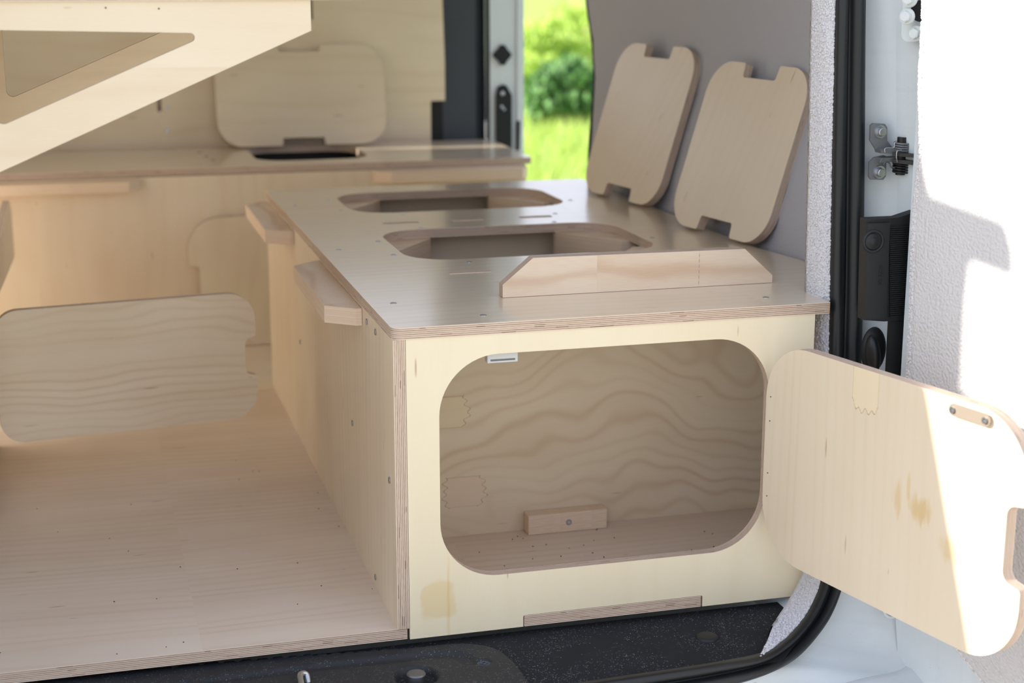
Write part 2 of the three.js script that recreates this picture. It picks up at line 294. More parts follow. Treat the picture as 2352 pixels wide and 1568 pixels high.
{ // roof and left body side, both out of view; their rear edges throw the shade seen on the felt door and the cabinet door
  const r = structure('ceiling_unseen', 'lined van roof out of view, its rear edge shades the felt door');
  part(r, 'unseen_roof_panel', boxG(-0.95, ROOF - 0.03, -3.0, 0.95, ROOF + 0.02, -0.105), M.roofLiner);
  const l = structure('wall_left_unseen', 'unseen lined left side of the van, shades the rear doors, curtained doorway lights the far bench');
  // local x = z of the world, y = height
  board(l, 'side_panel', poly([[-3.0, -0.3], [0.22, -0.3], [0.22, 0.74], [0.189, 0.834], [0.085, 1.164], [-0.045, 1.18, 0.01], [-0.045, 1.394, 0.01], [0.020, 1.394], [0.016, ROOF + 0.022, 0.02], [-3.0, ROOF + 0.022]]), [rect(-1.925, -0.016, -1.12, 1.22, 0.02), rect(-2.95, 0.72, -2.47, 1.34, 0.08)], 0.05, M.roofLiner, [-0.90, 0, 0], [0, 0, 1], [0, 1, 0], { edge: M.paintPlain });  // unseen; rear notch shapes the shade on the doors, openings let light in
  const rows = []; for (let i = 0; i <= 60; i++) { const z = -1.93 + 0.86 * i / 60, x = -0.888 + 0.009 * Math.sin(i * 1.35); rows.push([V(x, 0.115, z), V(x, 0.7, z), V(x, 1.27, z)]); }
  const cur = thing('unseen_curtain', 'thin cream cloth out of view over the opposite side doorway, lights the far bench', 'unseen_curtain', [-0.885, 0.115, -1.5]); part(cur, 'unseen_curtain_cloth', loft(rows), M.unseen_curtain);  // out of view, placed with its floor gap to light the far bench front
  const e = structure('wall_front', 'dashboard end of the driving cab beyond the partition');
  part(e, 'dashboard', boxG(-0.95, -0.3, -3.25, 0.95, 0.62, -3.0), M.trim);
  const ws = structure('window_unseen_1', 'unseen windscreen of the driving cab, gives the sheen on the bench top');
  part(ws, 'unseen_windscreen_pane', loft([[V(-0.92, 0.62, -3.22), V(0.92, 0.62, -3.22)], [V(-0.85, ROOF, -2.95), V(0.85, ROOF, -2.95)]]), M.glass);  // out of view, lets in the sky that sheens the bench top
}
// inner lining of the right side: leans outwards above the bench
const wallX = (y, z) => 0.800 + 0.078 * sstep(y, 0.47, 0.82) - 0.034 * ((-0.34 - z) / 1.25) - 0.02 * sstep(z, -0.6, -0.34) * 0 ;
{
  const w = structure('trim_4', 'grey felt lining along the side of the van'), sk = structure('wall_right', 'painted outer skin of the van side');
  const rows = []; for (let i = 0; i <= 16; i++) { const y = 0.0 + 1.42 * i / 16, r = [], far = -1.47 - 0.26 * sstep(y, 0.45, 0.95); for (let j = 0; j <= 20; j++) { const z = lerp(-0.05, far, j / 20); r.push(V(wallX(y, z), y, z)); } rows.push(r); }
  part(w, 'felt_lining', loft(rows), M.liner);
  const back = rows.map((r) => r.map((p) => V(0.93, p.y, p.z)));
  part(sk, 'outer_skin', loft(back), M.paintPlain);
  part(w, 'edge_seal', tube(rows.slice(4).map((r) => r[20].clone().add(V(0.004, 0, -0.004))), 0.0075, 30, 8), M.rubber);
  part(w, 'edge_return', loft([rows.map((r) => r[20]), back.map((r) => r[20])]), M.rubber);
}
{ // plywood partition at the far end with slots and screws
  const w = structure('wall_back', 'tall birch plywood partition behind the far bench');
  const z = -2.45;
  board(w, 'partition_panel', poly([[-0.9, 0.30], [0.593, 0.30], [0.593, 0.588, 0.004], [0.637, 0.588], [0.637, 0.70], [0.630, 0.945, 0.03], [-0.895, 0.945]]), [rect(0.232, 0.829, 0.247, 0.93, 0.003), rect(-0.207, 0.576, -0.195, 0.66, 0.003)], TH, M.soft, [0, 0, z - TH], [1, 0, 0], [0, 1, 0], { ou: 0.2, ov: 0.1 });
  for (const [x, y] of [[-0.177, 0.588], [-0.181, 0.52]]) part(w, 'screw', screwGeo().rotateX(Math.PI / 2).translate(x, y, z + 0.0006), M.steel);
  part(w, 'backing', boxG(-0.895, 0.1, z - 0.034, 0.58, 0.92, z - 0.024), M.soft);
}
function screwGeo(r = 0.0052) { // countersunk head with a cross recess, axis y
  const a = r * 0.16, b = r * 0.55, cross = poly([[-a, -b], [a, -b], [a, -a], [b, -a], [b, a], [a, a], [a, b], [-a, b], [-a, a], [-b, a], [-b, -a], [-a, -a]]);
  const g = sheetGeo(circle(0, 0, r, 18), [cross], 0.0009); g.clearGroups(); g.rotateX(-Math.PI / 2); return g;
}
{ // pillar at the front of the side-door opening
  const p = structure('pillar', 'dark trimmed and white painted pillar beside the side opening');
  const z = -2.45;
  part(p, 'trim_panel', loft([[V(0.60, -0.1, z - 0.03), V(0.60, ROOF, z - 0.03)], [V(0.66, -0.1, z - 0.022), V(0.655, ROOF, z - 0.022)], [V(0.735, -0.1, z - 0.01), V(0.733, ROOF, z - 0.01)]]), M.trim);
  part(p, 'trim_edge', loft([[V(0.735, -0.1, z - 0.01), V(0.733, ROOF, z - 0.01)], [V(0.776, -0.1, z - 0.05), V(0.772, ROOF, z - 0.05)]]), M.trimDark);
  part(p, 'seal_strip', tube([V(0.775, -0.1, z - 0.02), V(0.777, 0.5, z - 0.02), V(0.774, ROOF, z - 0.02)], 0.009, 12, 8), M.rubber);
  part(p, 'door_post', merge([boxG(0.776, -0.3, z - 0.06, 0.885, ROOF, z - 0.012), boxG(0.862, -0.3, z - 0.012, 0.882, ROOF, z - 0.004)]), M.paintPlain);
  // black striker plate with four lobes
  const lobes = poly([[-0.032, 0, 0.008], [-0.010, 0.020, 0.012], [0, 0.046, 0.010], [0.012, 0.020, 0.012], [0.030, 0, 0.008], [0.012, -0.020, 0.012], [0, -0.046, 0.010], [-0.010, -0.020, 0.012]]);
  const s = board(p, 'striker_plate', lobes, [], 0.014, M.dark, [0.816, 0.720, z - 0.012], [1, 0, 0], [0, 1, 0], { edge: M.dark });
  s.userData.label = 'black four-lobed striker plate';
  board(p, 'latch_plate', poly([[-0.024, -0.15, 0.004], [0.024, -0.15, 0.004], [0.024, 0.07, 0.006], [0.004, 0.105, 0.012], [-0.018, 0.095, 0.01], [-0.024, 0.07, 0.006]]), [], 0.016, M.dark, [0.820, 0.530, z - 0.012], [1, 0, 0], [0, 1, 0], { edge: M.dark });
  for (const [x, y, r] of [[0.814, 0.606, 0.007], [0.812, 0.566, 0.005], [0.819, 0.558, 0.004]]) part(p, 'rivet', new THREE.SphereGeometry(r, 12, 8).scale(1, 1, 0.4).translate(x, y, z + 0.004), M.steel);
  board(p, 'drain_slot', poly([[-0.006, -0.06], [0.004, -0.06], [0.006, 0.03, 0.004], [-0.006, 0.03, 0.004]]), [], 0.004, M.dark, [0.866, 0.492, z - 0.006], [1, 0, 0], [0, 1, 0], { edge: M.dark });
  part(p, 'lower_cover', boxG(0.560, 0.30, z - 0.045, 0.66, 0.588, z - 0.025), M.dark);
}

// ---------------------------------------------------------------- the storage bench
const bench = thing('storage_bench', 'long birch plywood storage bench with an open round-cornered front door', 'bench');
const sideX = -TH;
{
  const b = bench;
  board(b, 'side_panel', rect(0, 0, 1.50, TOPY), [], TH, M.quiet, [sideX, 0, 0], [0, 0, -1], [0, 1, 0], { turn: Math.PI / 2, ou: 0.13, ov: 0.37 });
  // front panel: opening with round corners, notch for the floor tab
  board(b, 'front_panel', poly([[0.0008, -TH], [0.1805, -TH], [0.1805, 0.0008, 0.003], [0.4795, 0.0008, 0.003], [0.4795, -TH], [0.655, -TH], [0.655, TOPY], [0.0008, TOPY]]), [rect(0.050, 0.072, 0.581, 0.422, 0.092, 14)], TH, M.front, [0, 0, -TH], [1, 0, 0], [0, 1, 0], { turn: Math.PI / 2, ou: 0.1, ov: 0.1 + 0.0 });
  // top with two lid openings; local y runs into the van
  const hole = (y0, y1) => rect(0.120, y0, 0.603, y1, 0.085, 12);
  board(b, 'bench_top', poly([[-0.0195, -0.001, 0.016], [0.680, -0.001, 0.0015], [0.680, 0.083], [0.79, 0.088], [0.795, 0.347], [0.770, 0.49], [0.758, 1.50], [-0.0195, 1.50, 0.003]]), [hole(0.515, 0.858), hole(1.085, 1.395)], TH, M.top, [0, TOPY, 0], [1, 0, 0], [0, 0, -1], { ou: 0.47, ov: 0.11 });
  board(b, 'partition', rect(0, 0, 0.76, TOPY), [], TH, M.figured, [0, 0, -0.37 - TH], [1, 0, 0], [0, 1, 0], { ou: 0.0, ov: 0.0 });
  board(b, 'partition', rect(0, 0, 0.76, TOPY), [], TH, M.soft, [0, 0, -0.93 - TH], [1, 0, 0], [0, 1, 0], { ou: 0.3, ov: 0.2 });
  board(b, 'partition', rect(0, 0, 0.76, TOPY), [], TH, M.soft, [0, 0, -1.482 - TH], [1, 0, 0], [0, 1, 0], { ou: 0.6, ov: 0.2 });
  // tenons of the partitions showing in the top
  for (const [x0, x1, z] of [[0.158, 0.232, -0.39], [0.153, 0.226, -0.944], [0.298, 0.362, -0.944], [0.444, 0.512, -0.950]]) part(b, 'tenon', boxG(x0, TOPY + 0.004, z - 0.008, x1, TOPY + TH + 0.0008, z + 0.008), M.plyEdge);
  // diagonal corner blocks under the lid openings carry the lids
  for (const [z0, z1] of [[-0.515, -0.858], [-1.085, -1.395]]) for (const [cx, sx] of [[0.105, 1], [0.618, -1]]) for (const [cz, sz] of [[z0 + 0.012, -1], [z1 - 0.012, 1]]) {
    const lx = 0.125, lz = 0.150;
    board(b, 'corner_block', [new THREE.Vector2(cx, -cz), new THREE.Vector2(cx + sx * lx, -cz), new THREE.Vector2(cx + sx * lx, -(cz + sz * 0.02)), new THREE.Vector2(cx + sx * 0.03, -(cz + sz * lz)), new THREE.Vector2(cx, -(cz + sz * lz))], [], 0.045, M.pine, [0, TOPY - 0.0455, 0], [1, 0, 0], [0, 0, -1], { edge: M.pine, ou: cx, ov: cz });
  }
  // support blocks under the overhanging edge, chamfered ends
  const block = (zn, zf, k) => board(b, 'support_block', poly([[-0.0185, zn], [-0.028, zn], [-0.073, zn + 0.038], [-0.073, zf - 0.042], [-0.030, zf - 0.002], [-0.0185, zf]]), [], 0.028, M.pine, [0, 0.4195, 0], [1, 0, 0], [0, 0, -1], { edge: M.pine, turn: Math.PI / 2, ou: k, ov: 0.2 * k });
  block(0.251, 0.690, 0.1); block(1.032, 1.478, 0.6);
  // screws in the top and in the side
  for (const [x, z] of [[0.018, -0.173], [0.131, -0.051], [0.597, -0.059], [0.015, -0.669], [0.102, -0.589], [0.102, -0.739], [0.014, -1.247], [0.098, -1.307], [0.100, -1.151], [0.217, -0.481], [0.216, -1.056], [0.216, -0.876], [0.531, -0.983], [0.622, -1.162], [0.496, -0.876], [0.622, -0.640], [0.210, -1.415], [0.56, -1.415]])
    part(b, 'screw', screwGeo().rotateY(x * 9 + z * 5).translate(x, TOPY + TH - 0.0002, z), M.steel);
  for (const [y, z] of [[0.435, -0.134], [0.435, -0.208], [0.224, -0.365], [0.225, -0.043], [0.017, -0.177], [0.223, -0.987]])
    part(b, 'screw', screwGeo().rotateZ(Math.PI / 2).translate(sideX - 0.0007, y, z), M.steel);
  // block screwed to the floor inside the cupboard
  const fb = part(b, 'floor_block', rbox(0.147, 0.036, 0.030, 0.0015).translate(0.3605, 0.018, -0.354), M.pine);
  const fs = part(fb, 'screw', screwGeo(0.0055).rotateX(Math.PI / 2).translate(0.362, 0.018, -0.3388), M.steel);
  // white magnetic catch under the rim
  const mc = part(b, 'magnetic_catch', merge([rbox(0.048, 0.017, 0.016, 0.002).translate(0.153, 0.411, -0.027), boxG(0.120, 0.419, -0.036, 0.186, 0.4215, -0.019)]), M.whitePlastic, 'white plastic magnetic catch');
  part(mc, 'magnet_bar', boxG(0.134, 0.406, -0.0195, 0.172, 0.4085, -0.0182), M.darkSteel);
  // the door, standing open
  const d = V(0.243, 0, 0.97).normalize(), hinge = [0.566, 0, 0];
  const dn = V(d.z, 0, -d.x);   // from the inner face into the thickness
  const door = board(b, 'door', poly([[0.016, 0.074, 0.092], [0.546, 0.074, 0.092], [0.546, 0.193, 0.006], [0.514, 0.199, 0.016], [0.514, 0.301, 0.016], [0.546, 0.307, 0.006], [0.546, 0.421, 0.092], [0.016, 0.421, 0.092]], 14), [], TH, M.door, [hinge[0] + dn.x * TH, 0, hinge[2] + dn.z * TH], [d.x, 0, d.z], [0, 1, 0], { turn: Math.PI / 2, ou: 0.1, ov: 0.1, label: 'open round-cornered plywood door with a finger notch' });
  const at = (t, y, off) => V(hinge[0] + d.x * t - dn.x * off, y, hinge[2] + d.z * t - dn.z * off);
  const onDoor = (t, y, off, g) => { const p = at(t, y, off); const m = new THREE.Matrix4().makeBasis(d, V(0, 1, 0), dn.clone().multiplyScalar(-1)).setPosition(p); return g.applyMatrix4(m); };
  const sp = sheetGeo(rect(-0.0365, -0.0085, 0.0365, 0.0085, 0.0084), [], 0.0022); sp.clearGroups();
  part(door, 'strike_plate', onDoor(0.443, 0.4065, 0.004, sp), M.plate, 'small steel strike plate');
  for (const t of [0.414, 0.472]) part(door, 'screw', onDoor(t, 0.4065, 0.0, merge([screwGeo(0.0046).rotateX(Math.PI / 2).translate(0, 0, 0.0078), new THREE.CylinderGeometry(0.0046, 0.003, 0.0072, 18).rotateX(Math.PI / 2).translate(0, 0, 0.0040)])), M.steel);
  for (const y of [0.331, 0.292, 0.207, 0.169]) part(door, 'hinge_pin', onDoor(0.027, y, 0.0002, new THREE.CylinderGeometry(0.0011, 0.0011, 0.0008, 10).rotateX(Math.PI / 2)), M.darkSteel);
}

{ // sawdust crumbs and seeds lying about
  const R = rng(404), im = new THREE.InstancedMesh(new THREE.IcosahedronGeometry(1, 0), std({ color: '#4a3423', roughness: 0.9 }), 70), o = new THREE.Object3D(); im.name = 'crumbs'; im.userData.kind = 'stuff'; im.userData.label = 'dark crumbs scattered on the plywood floor'; im.userData.category = 'crumbs';
  for (let i = 0; i < 70; i++) { const cup = i < 45; o.position.set(cup ? 0.06 + 0.55 * R() : -0.6 + 0.58 * R(), 0.0006, cup ? -0.04 - 0.32 * R() : -0.02 - 0.9 * R()); o.rotation.set(R() * 6, R() * 6, R() * 6); o.scale.set(0.0008 + 0.0012 * R(), 0.0007, 0.0007 + 0.0006 * R()); o.updateMatrix(); im.setMatrixAt(i, o.matrix); }
  scene.add(shade(im));
}
// ---------------------------------------------------------------- batten on the bench
{
  const z = 0.166, t = thing('stop_batten', 'trapezoid plywood batten standing upright across the bench top', 'batten', [0.42, 0.4705, -0.18]);
  board(t, 'batten_board', poly([[0.193, 0], [0.657, 0], [0.657, 0.0125], [0.606, 0.0590], [0.243, 0.0615], [0.193, 0.0205]]), [], 0.022, M.pine, [0, 0.4705, -z - 0.022], [1, 0, 0], [0, 1, 0], { ou: 0.05, ov: 0.13 });
  part(t, 'joint', boxG(0.5255, 0.4708, -z - 0.0005, 0.5262, 0.5295, -z + 0.0003), M.plyEdge);
}

// ---------------------------------------------------------------- loose lids
// a lid lies in its own xy plane, foot at y = 0, notches on the two sides given
function lidShape(w, h, r, nw, nd, sides) {
  const a = nw / 2, q = 0.006, p = []; const H2 = h / 2;
  p.push([-w / 2, 0, r]);
  if (sides === 'ends') p.push([-a, 0, q], [-a + 0.004, nd, q], [a - 0.004, nd, q], [a, 0, q]);
  p.push([w / 2, 0, r]);
  if (sides === 'flanks') p.push([w / 2, H2 - a, q], [w / 2 - nd, H2 - a + 0.006, q * 1.6], [w / 2 - nd, H2 + a - 0.006, q * 1.6], [w / 2, H2 + a, q]);
  p.push([w / 2, h, r]);
  if (sides === 'ends') p.push([a, h, q], [a - 0.004, h - nd, q], [-a + 0.004, h - nd, q], [-a, h, q]);
  p.push([-w / 2, h, r]);
  if (sides === 'flanks') p.push([-w / 2, H2 + a, q], [-w / 2 + nd, H2 + a - 0.006, q * 1.6], [-w / 2 + nd, H2 - a + 0.006, q * 1.6], [-w / 2, H2 - a, q]);
  return poly(p, 12);
}
function lid(label, shape, mat, foot, ux, uy, o, group) {
  const m = shade(new THREE.Mesh(sheetGeo(shape, [], TH, o), [mat, M.plyEdge])); m.name = numbered('hatch_cover'); scene.add(m); tag(m, label, 'hatch cover', group);
  return basis(m, foot, ux, uy);
}
{
  // two against the felt: ux runs towards the rear of the van (+z), the face looks to -x
  const lean = (xb, zc, yaw, tilt, w, h, label, o) => {
    const d = V(Math.sin(yaw), 0, Math.cos(yaw)), n = V(Math.cos(yaw), 0, -Math.sin(yaw)), up = V(n.x * Math.sin(tilt), Math.cos(tilt), n.z * Math.sin(tilt));
    // x = d, y = up -> z = d x up points to -n side (the room): thickness must go the other way
    const nrm = d.clone().cross(up);
    return lid(label, lidShape(w, h, 0.066, 0.118, 0.029, 'ends'), M.pale, [xb - nrm.x * TH, 0.4707 - Math.min(0, nrm.y * TH) * 0 + TH * Math.sin(tilt) * 0.0, zc - nrm.z * TH], d.toArray(), up.toArray(), o);
  };
  lean(0.716, -1.124, 9.7 * Math.PI / 180, 17.6 * Math.PI / 180, 0.338, 0.351, 'pale plywood lid leaning on grey felt, closer to the side opening', { turn: 1.2, ou: 0.5, ov: 0.1 });
  lean(0.738, -0.619, 9.6 * Math.PI / 180, 17.8 * Math.PI / 180, 0.339, 0.338, 'pale plywood lid leaning on grey felt, beside the rear door seal', { turn: 1.4, ou: 0.1, ov: 0.6 });
}
// ---------------------------------------------------------------- the far bench
{
  const b = thing('far_bench', 'low plywood bench across the van end, with a dark lid opening', 'bench', [0, 0, -1.95]);
  const z = -1.95;
  board(b, 'front_panel', rect(-0.87, 0, 0.745, TOPY), [], TH, M.soft, [0, 0, z - TH], [1, 0, 0], [0, 1, 0], { turn: Math.PI / 2, ou: 0.2, ov: 0.5 });
  board(b, 'bench_top', poly([[-0.87, 1.955], [0.762, 1.955, 0.003], [0.772, 2.43], [-0.87, 2.43]]), [rect(0.030, 2.055, 0.337, 2.395, 0.075, 10)], TH, M.top, [0, TOPY + 0.0015, 0], [1, 0, 0], [0, 0, -1], { ou: 0.2, ov: 0.4 });
  board(b, 'end_panel', rect(0, 0, 0.46, TOPY), [], TH, M.soft, [0.727, 0, z - 0.018], [0, 0, -1], [0, 1, 0], { turn: Math.PI / 2 });
  part(b, 'bin', merge([boxG(-0.02, 0.08, z - 0.45, 0.0, TOPY, z - 0.07), boxG(0.37, 0.08, z - 0.45, 0.39, TOPY, z - 0.07), boxG(0, 0.08, z - 0.46, 0.37, TOPY, z - 0.45), boxG(0, 0.08, z - 0.45, 0.37, 0.09, z - 0.07), boxG(0, 0.08, z - 0.085, 0.37, TOPY - 0.03, z - 0.07)]), M.dark, 'black plastic bin');
  board(b, 'support_block', poly([[0.322, 0], [0.740, 0], [0.740, -0.030, 0.004], [0.722, -0.050], [0.362, -0.050], [0.322, -0.018]]), [], 0.028, M.pine, [0, 0.4215, z], [1, 0, 0], [0, 0, -1], { edge: M.pine });
  board(b, 'support_block', poly([[-0.86, 0], [-0.286, 0], [-0.286, -0.014], [-0.316, -0.050], [-0.86, -0.050]]), [], 0.026, M.pine, [0, 0.4235, z], [1, 0, 0], [0, 0, -1], { edge: M.pine });
  for (const [x, zz] of [[-0.105, -2.30], [-0.095, -2.20], [-0.085, -2.12]]) part(b, 'screw', screwGeo(0.006).translate(x, TOPY + TH + 0.0012, zz), M.oiled);
}
{
  const tilt = 0.235, up = [0, Math.cos(tilt), -Math.sin(tilt)];
  // its lid leans on the partition behind the opening
  const s = poly([[-0.245, 0, 0.075], [-0.062, 0, 0.004], [-0.060, 0.022, 0.006], [0.060, 0.022, 0.006], [0.062, 0, 0.004], [0.245, 0, 0.075], [0.245, 0.290, 0.075], [0.062, 0.290, 0.006], [0.058, 0.270, 0.006], [-0.058, 0.270, 0.006], [-0.062, 0.290, 0.006], [-0.245, 0.290, 0.075]], 12);
  lid('wide plywood lid propped against the partition above the dark opening', s, M.soft, [0.199, 0.4725, -2.362 - TH], [1, 0, 0], up, { ou: 0.4, ov: 0.2 });
  const tilt2 = 0.05;
  lid('plywood lid stood on the floor against the far bench front', lidShape(0.49, 0.343, 0.085, 0.098, 0.028, 'flanks'), M.soft, [0.070, 0.001, -1.913 - TH], [1, 0, 0], [0, Math.cos(tilt2), -Math.sin(tilt2)], { ou: 0.1, ov: 0.7, turn: 1.5 });
}
// ---------------------------------------------------------------- left cupboard with its door swung into the aisle
{
  const c = thing('side_cupboard', 'low plywood cupboard with its door swung open into the aisle', 'cupboard', [-0.8, 0, -1.2]);
  const x = -0.634;
  board(c, 'aisle_panel', rect(0.62, 0, 1.15, 0.452), [rect(0.80, 0.10, 1.10, 0.36, 0.06)], TH, M.quiet, [x - TH, 0, 0], [0, 0, -1], [0, 1, 0], { turn: Math.PI / 2 });
  board(c, 'cupboard_top', rect(-0.86, 0.60, x, 1.16), [], TH, M.top, [0, TOPY, 0], [1, 0, 0], [0, 0, -1], {});
  board(c, 'end_panel', rect(-0.86, 0, x - TH, TOPY), [], TH, M.quiet, [0, 0, -0.62 - TH], [1, 0, 0], [0, 1, 0], { turn: Math.PI / 2 });
  const yaw = 0.128, dx = Math.cos(yaw), dz = -Math.sin(yaw);
  board(c, 'door', poly([[0, 0, 0.045], [0.492, 0, 0.055], [0.492, 0.086, 0.005], [0.470, 0.093, 0.010], [0.470, 0.160, 0.010], [0.492, 0.167, 0.005], [0.492, 0.255, 0.055], [0, 0.255, 0.045]], 12), [], TH, M.lid, [-0.613, 0.1045, -0.800 - TH], [dx, 0, dz], [0, 1, 0], { ou: 0.35, ov: 0.45, label: 'figured plywood door standing out into the aisle' });
  for (const y of [0.17, 0.30]) part(c, 'hinge', boxG(-0.652, y - 0.02, -0.822, -0.630, y + 0.02, -0.798), M.darkSteel);
  // leaf bracket at the far end of the cupboard
board(c, 'drop_leaf', poly([[1.73, 0.436], [1.815, 0.400], [1.825, 0.283], [0.9, 0.372], [0.9, 0.446]]), [], 0.016, M.soft, [-0.617, 0, 0], [0, 0, -1], [0, 1, 0], {});
}
// ---------------------------------------------------------------- folding table on triangular brackets
{
  const t = thing('side_table', 'plywood table leaf carried by open triangular brackets', 'table', [-0.6, 0, -0.25]);
  const tri = (z, mat, o) => board(t, 'bracket', poly([[-0.60, 0.937], [-0.128, 0.937], [-0.128, 0.8965], [-0.60, 0.694]]), [poly([[-0.5445, 0.9015, 0.004], [-0.262, 0.8945, 0.006], [-0.5445, 0.7755, 0.010]], 8)], 0.012, mat, [0, 0, z - 0.012], [1, 0, 0], [0, 1, 0], o);
  const b1 = tri(0.024, M.soft, { ou: 0.55, ov: 0.2 }); tri(-0.43, M.soft, { ou: 0.2, ov: 0.7 });
  for (const x of [-0.397, -0.329]) part(b1, 'screw_hole', new THREE.CylinderGeometry(0.0011, 0.0011, 0.001, 10).rotateX(Math.PI / 2).translate(x, x < -0.35 ? 0.9285 : 0.927, 0.0242), M.dark);
  board(t, 'table_leaf', rect(-0.9, -0.028, -0.052, 0.50), [], TH, M.top, [0, 0.9372, 0], [1, 0, 0], [0, 0, -1], { ou: 0.1 });
  board(t, 'wall_board', rect(-0.03, 0.60, 0.50, 0.936), [], TH, M.soft, [-0.62, 0, 0], [0, 0, -1], [0, 1, 0], {});
}

// fluffy nubs of the fleece, scattered over a grid of points
function nubs(parent, rows, n, r, mat, seed) {
  const R = rng(seed), g = new THREE.IcosahedronGeometry(1, 1), im = new THREE.InstancedMesh(g, mat, n), o = new THREE.Object3D(); im.name = 'fleece_nubs'; im.userData.kind = 'stuff';
  const area = [], cells = []; let sum = 0;
  for (let i = 0; i + 1 < rows.length; i++) for (let j = 0; j + 1 < rows[0].length; j++) { sum += rows[i][j].distanceTo(rows[i + 1][j]) * rows[i][j].distanceTo(rows[i][j + 1]); area.push(sum); cells.push([i, j]); }
  for (let k = 0; k < n; k++) {
    const t = R() * sum; let lo = 0, hi = area.length - 1; while (lo < hi) { const m = (lo + hi) >> 1; area[m] < t ? lo = m + 1 : hi = m; }
    const [i, j] = cells[lo], u = R(), v = R(), p = rows[i][j].clone().lerp(rows[i][j + 1], u).lerp(rows[i + 1][j].clone().lerp(rows[i + 1][j + 1], u), v);
    o.position.copy(p); o.scale.set(r * (0.5 + R()), r * (0.5 + R()), r * (0.5 + 0.8 * R())); o.rotation.set(R() * 6, R() * 6, R() * 6); o.updateMatrix(); im.setMatrixAt(k, o.matrix);
  }
  parent.updateWorldMatrix(true, false); im.applyMatrix4(parent.matrixWorld.clone().invert()); parent.add(shade(im)); return im;
}
// ---------------------------------------------------------------- rear opening: felt return, seal, painted jamb
// edges of the seal, photo pixel + depth (the opening leans outwards to the sill)
const sealIn = [[1922, -60, -0.035], [1919, 0, -0.035], [1911, 350, -0.03], [1905, 700, -0.022], [1902, 900, -0.005], [1898, 1150, 0.03], [1888, 1320, 0.058], [1862, 1392, 0.080], [1828, 1440, 0.106], [1792, 1474, 0.136], [1745, 1502, 0.168], [1640, 1522, 0.182], [1400, 1558, 0.195], [1100, 1604, 0.20]].map(([x, y, z]) => onZ(x, y, z));
const sealOut = [[1990, -60, -0.035], [1988, 0, -0.035], [1986, 350, -0.028], [1982, 700, -0.02], [1976, 900, 0.0], [1962, 1180, 0.035], [1936, 1340, 0.066], [1906, 1418, 0.088], [1868, 1472, 0.112], [1826, 1514, 0.142], [1770, 1545, 0.174], [1660, 1580, 0.195], [1400, 1625, 0.21], [1100, 1670, 0.215]].map(([x, y, z]) => onZ(x, y, z));
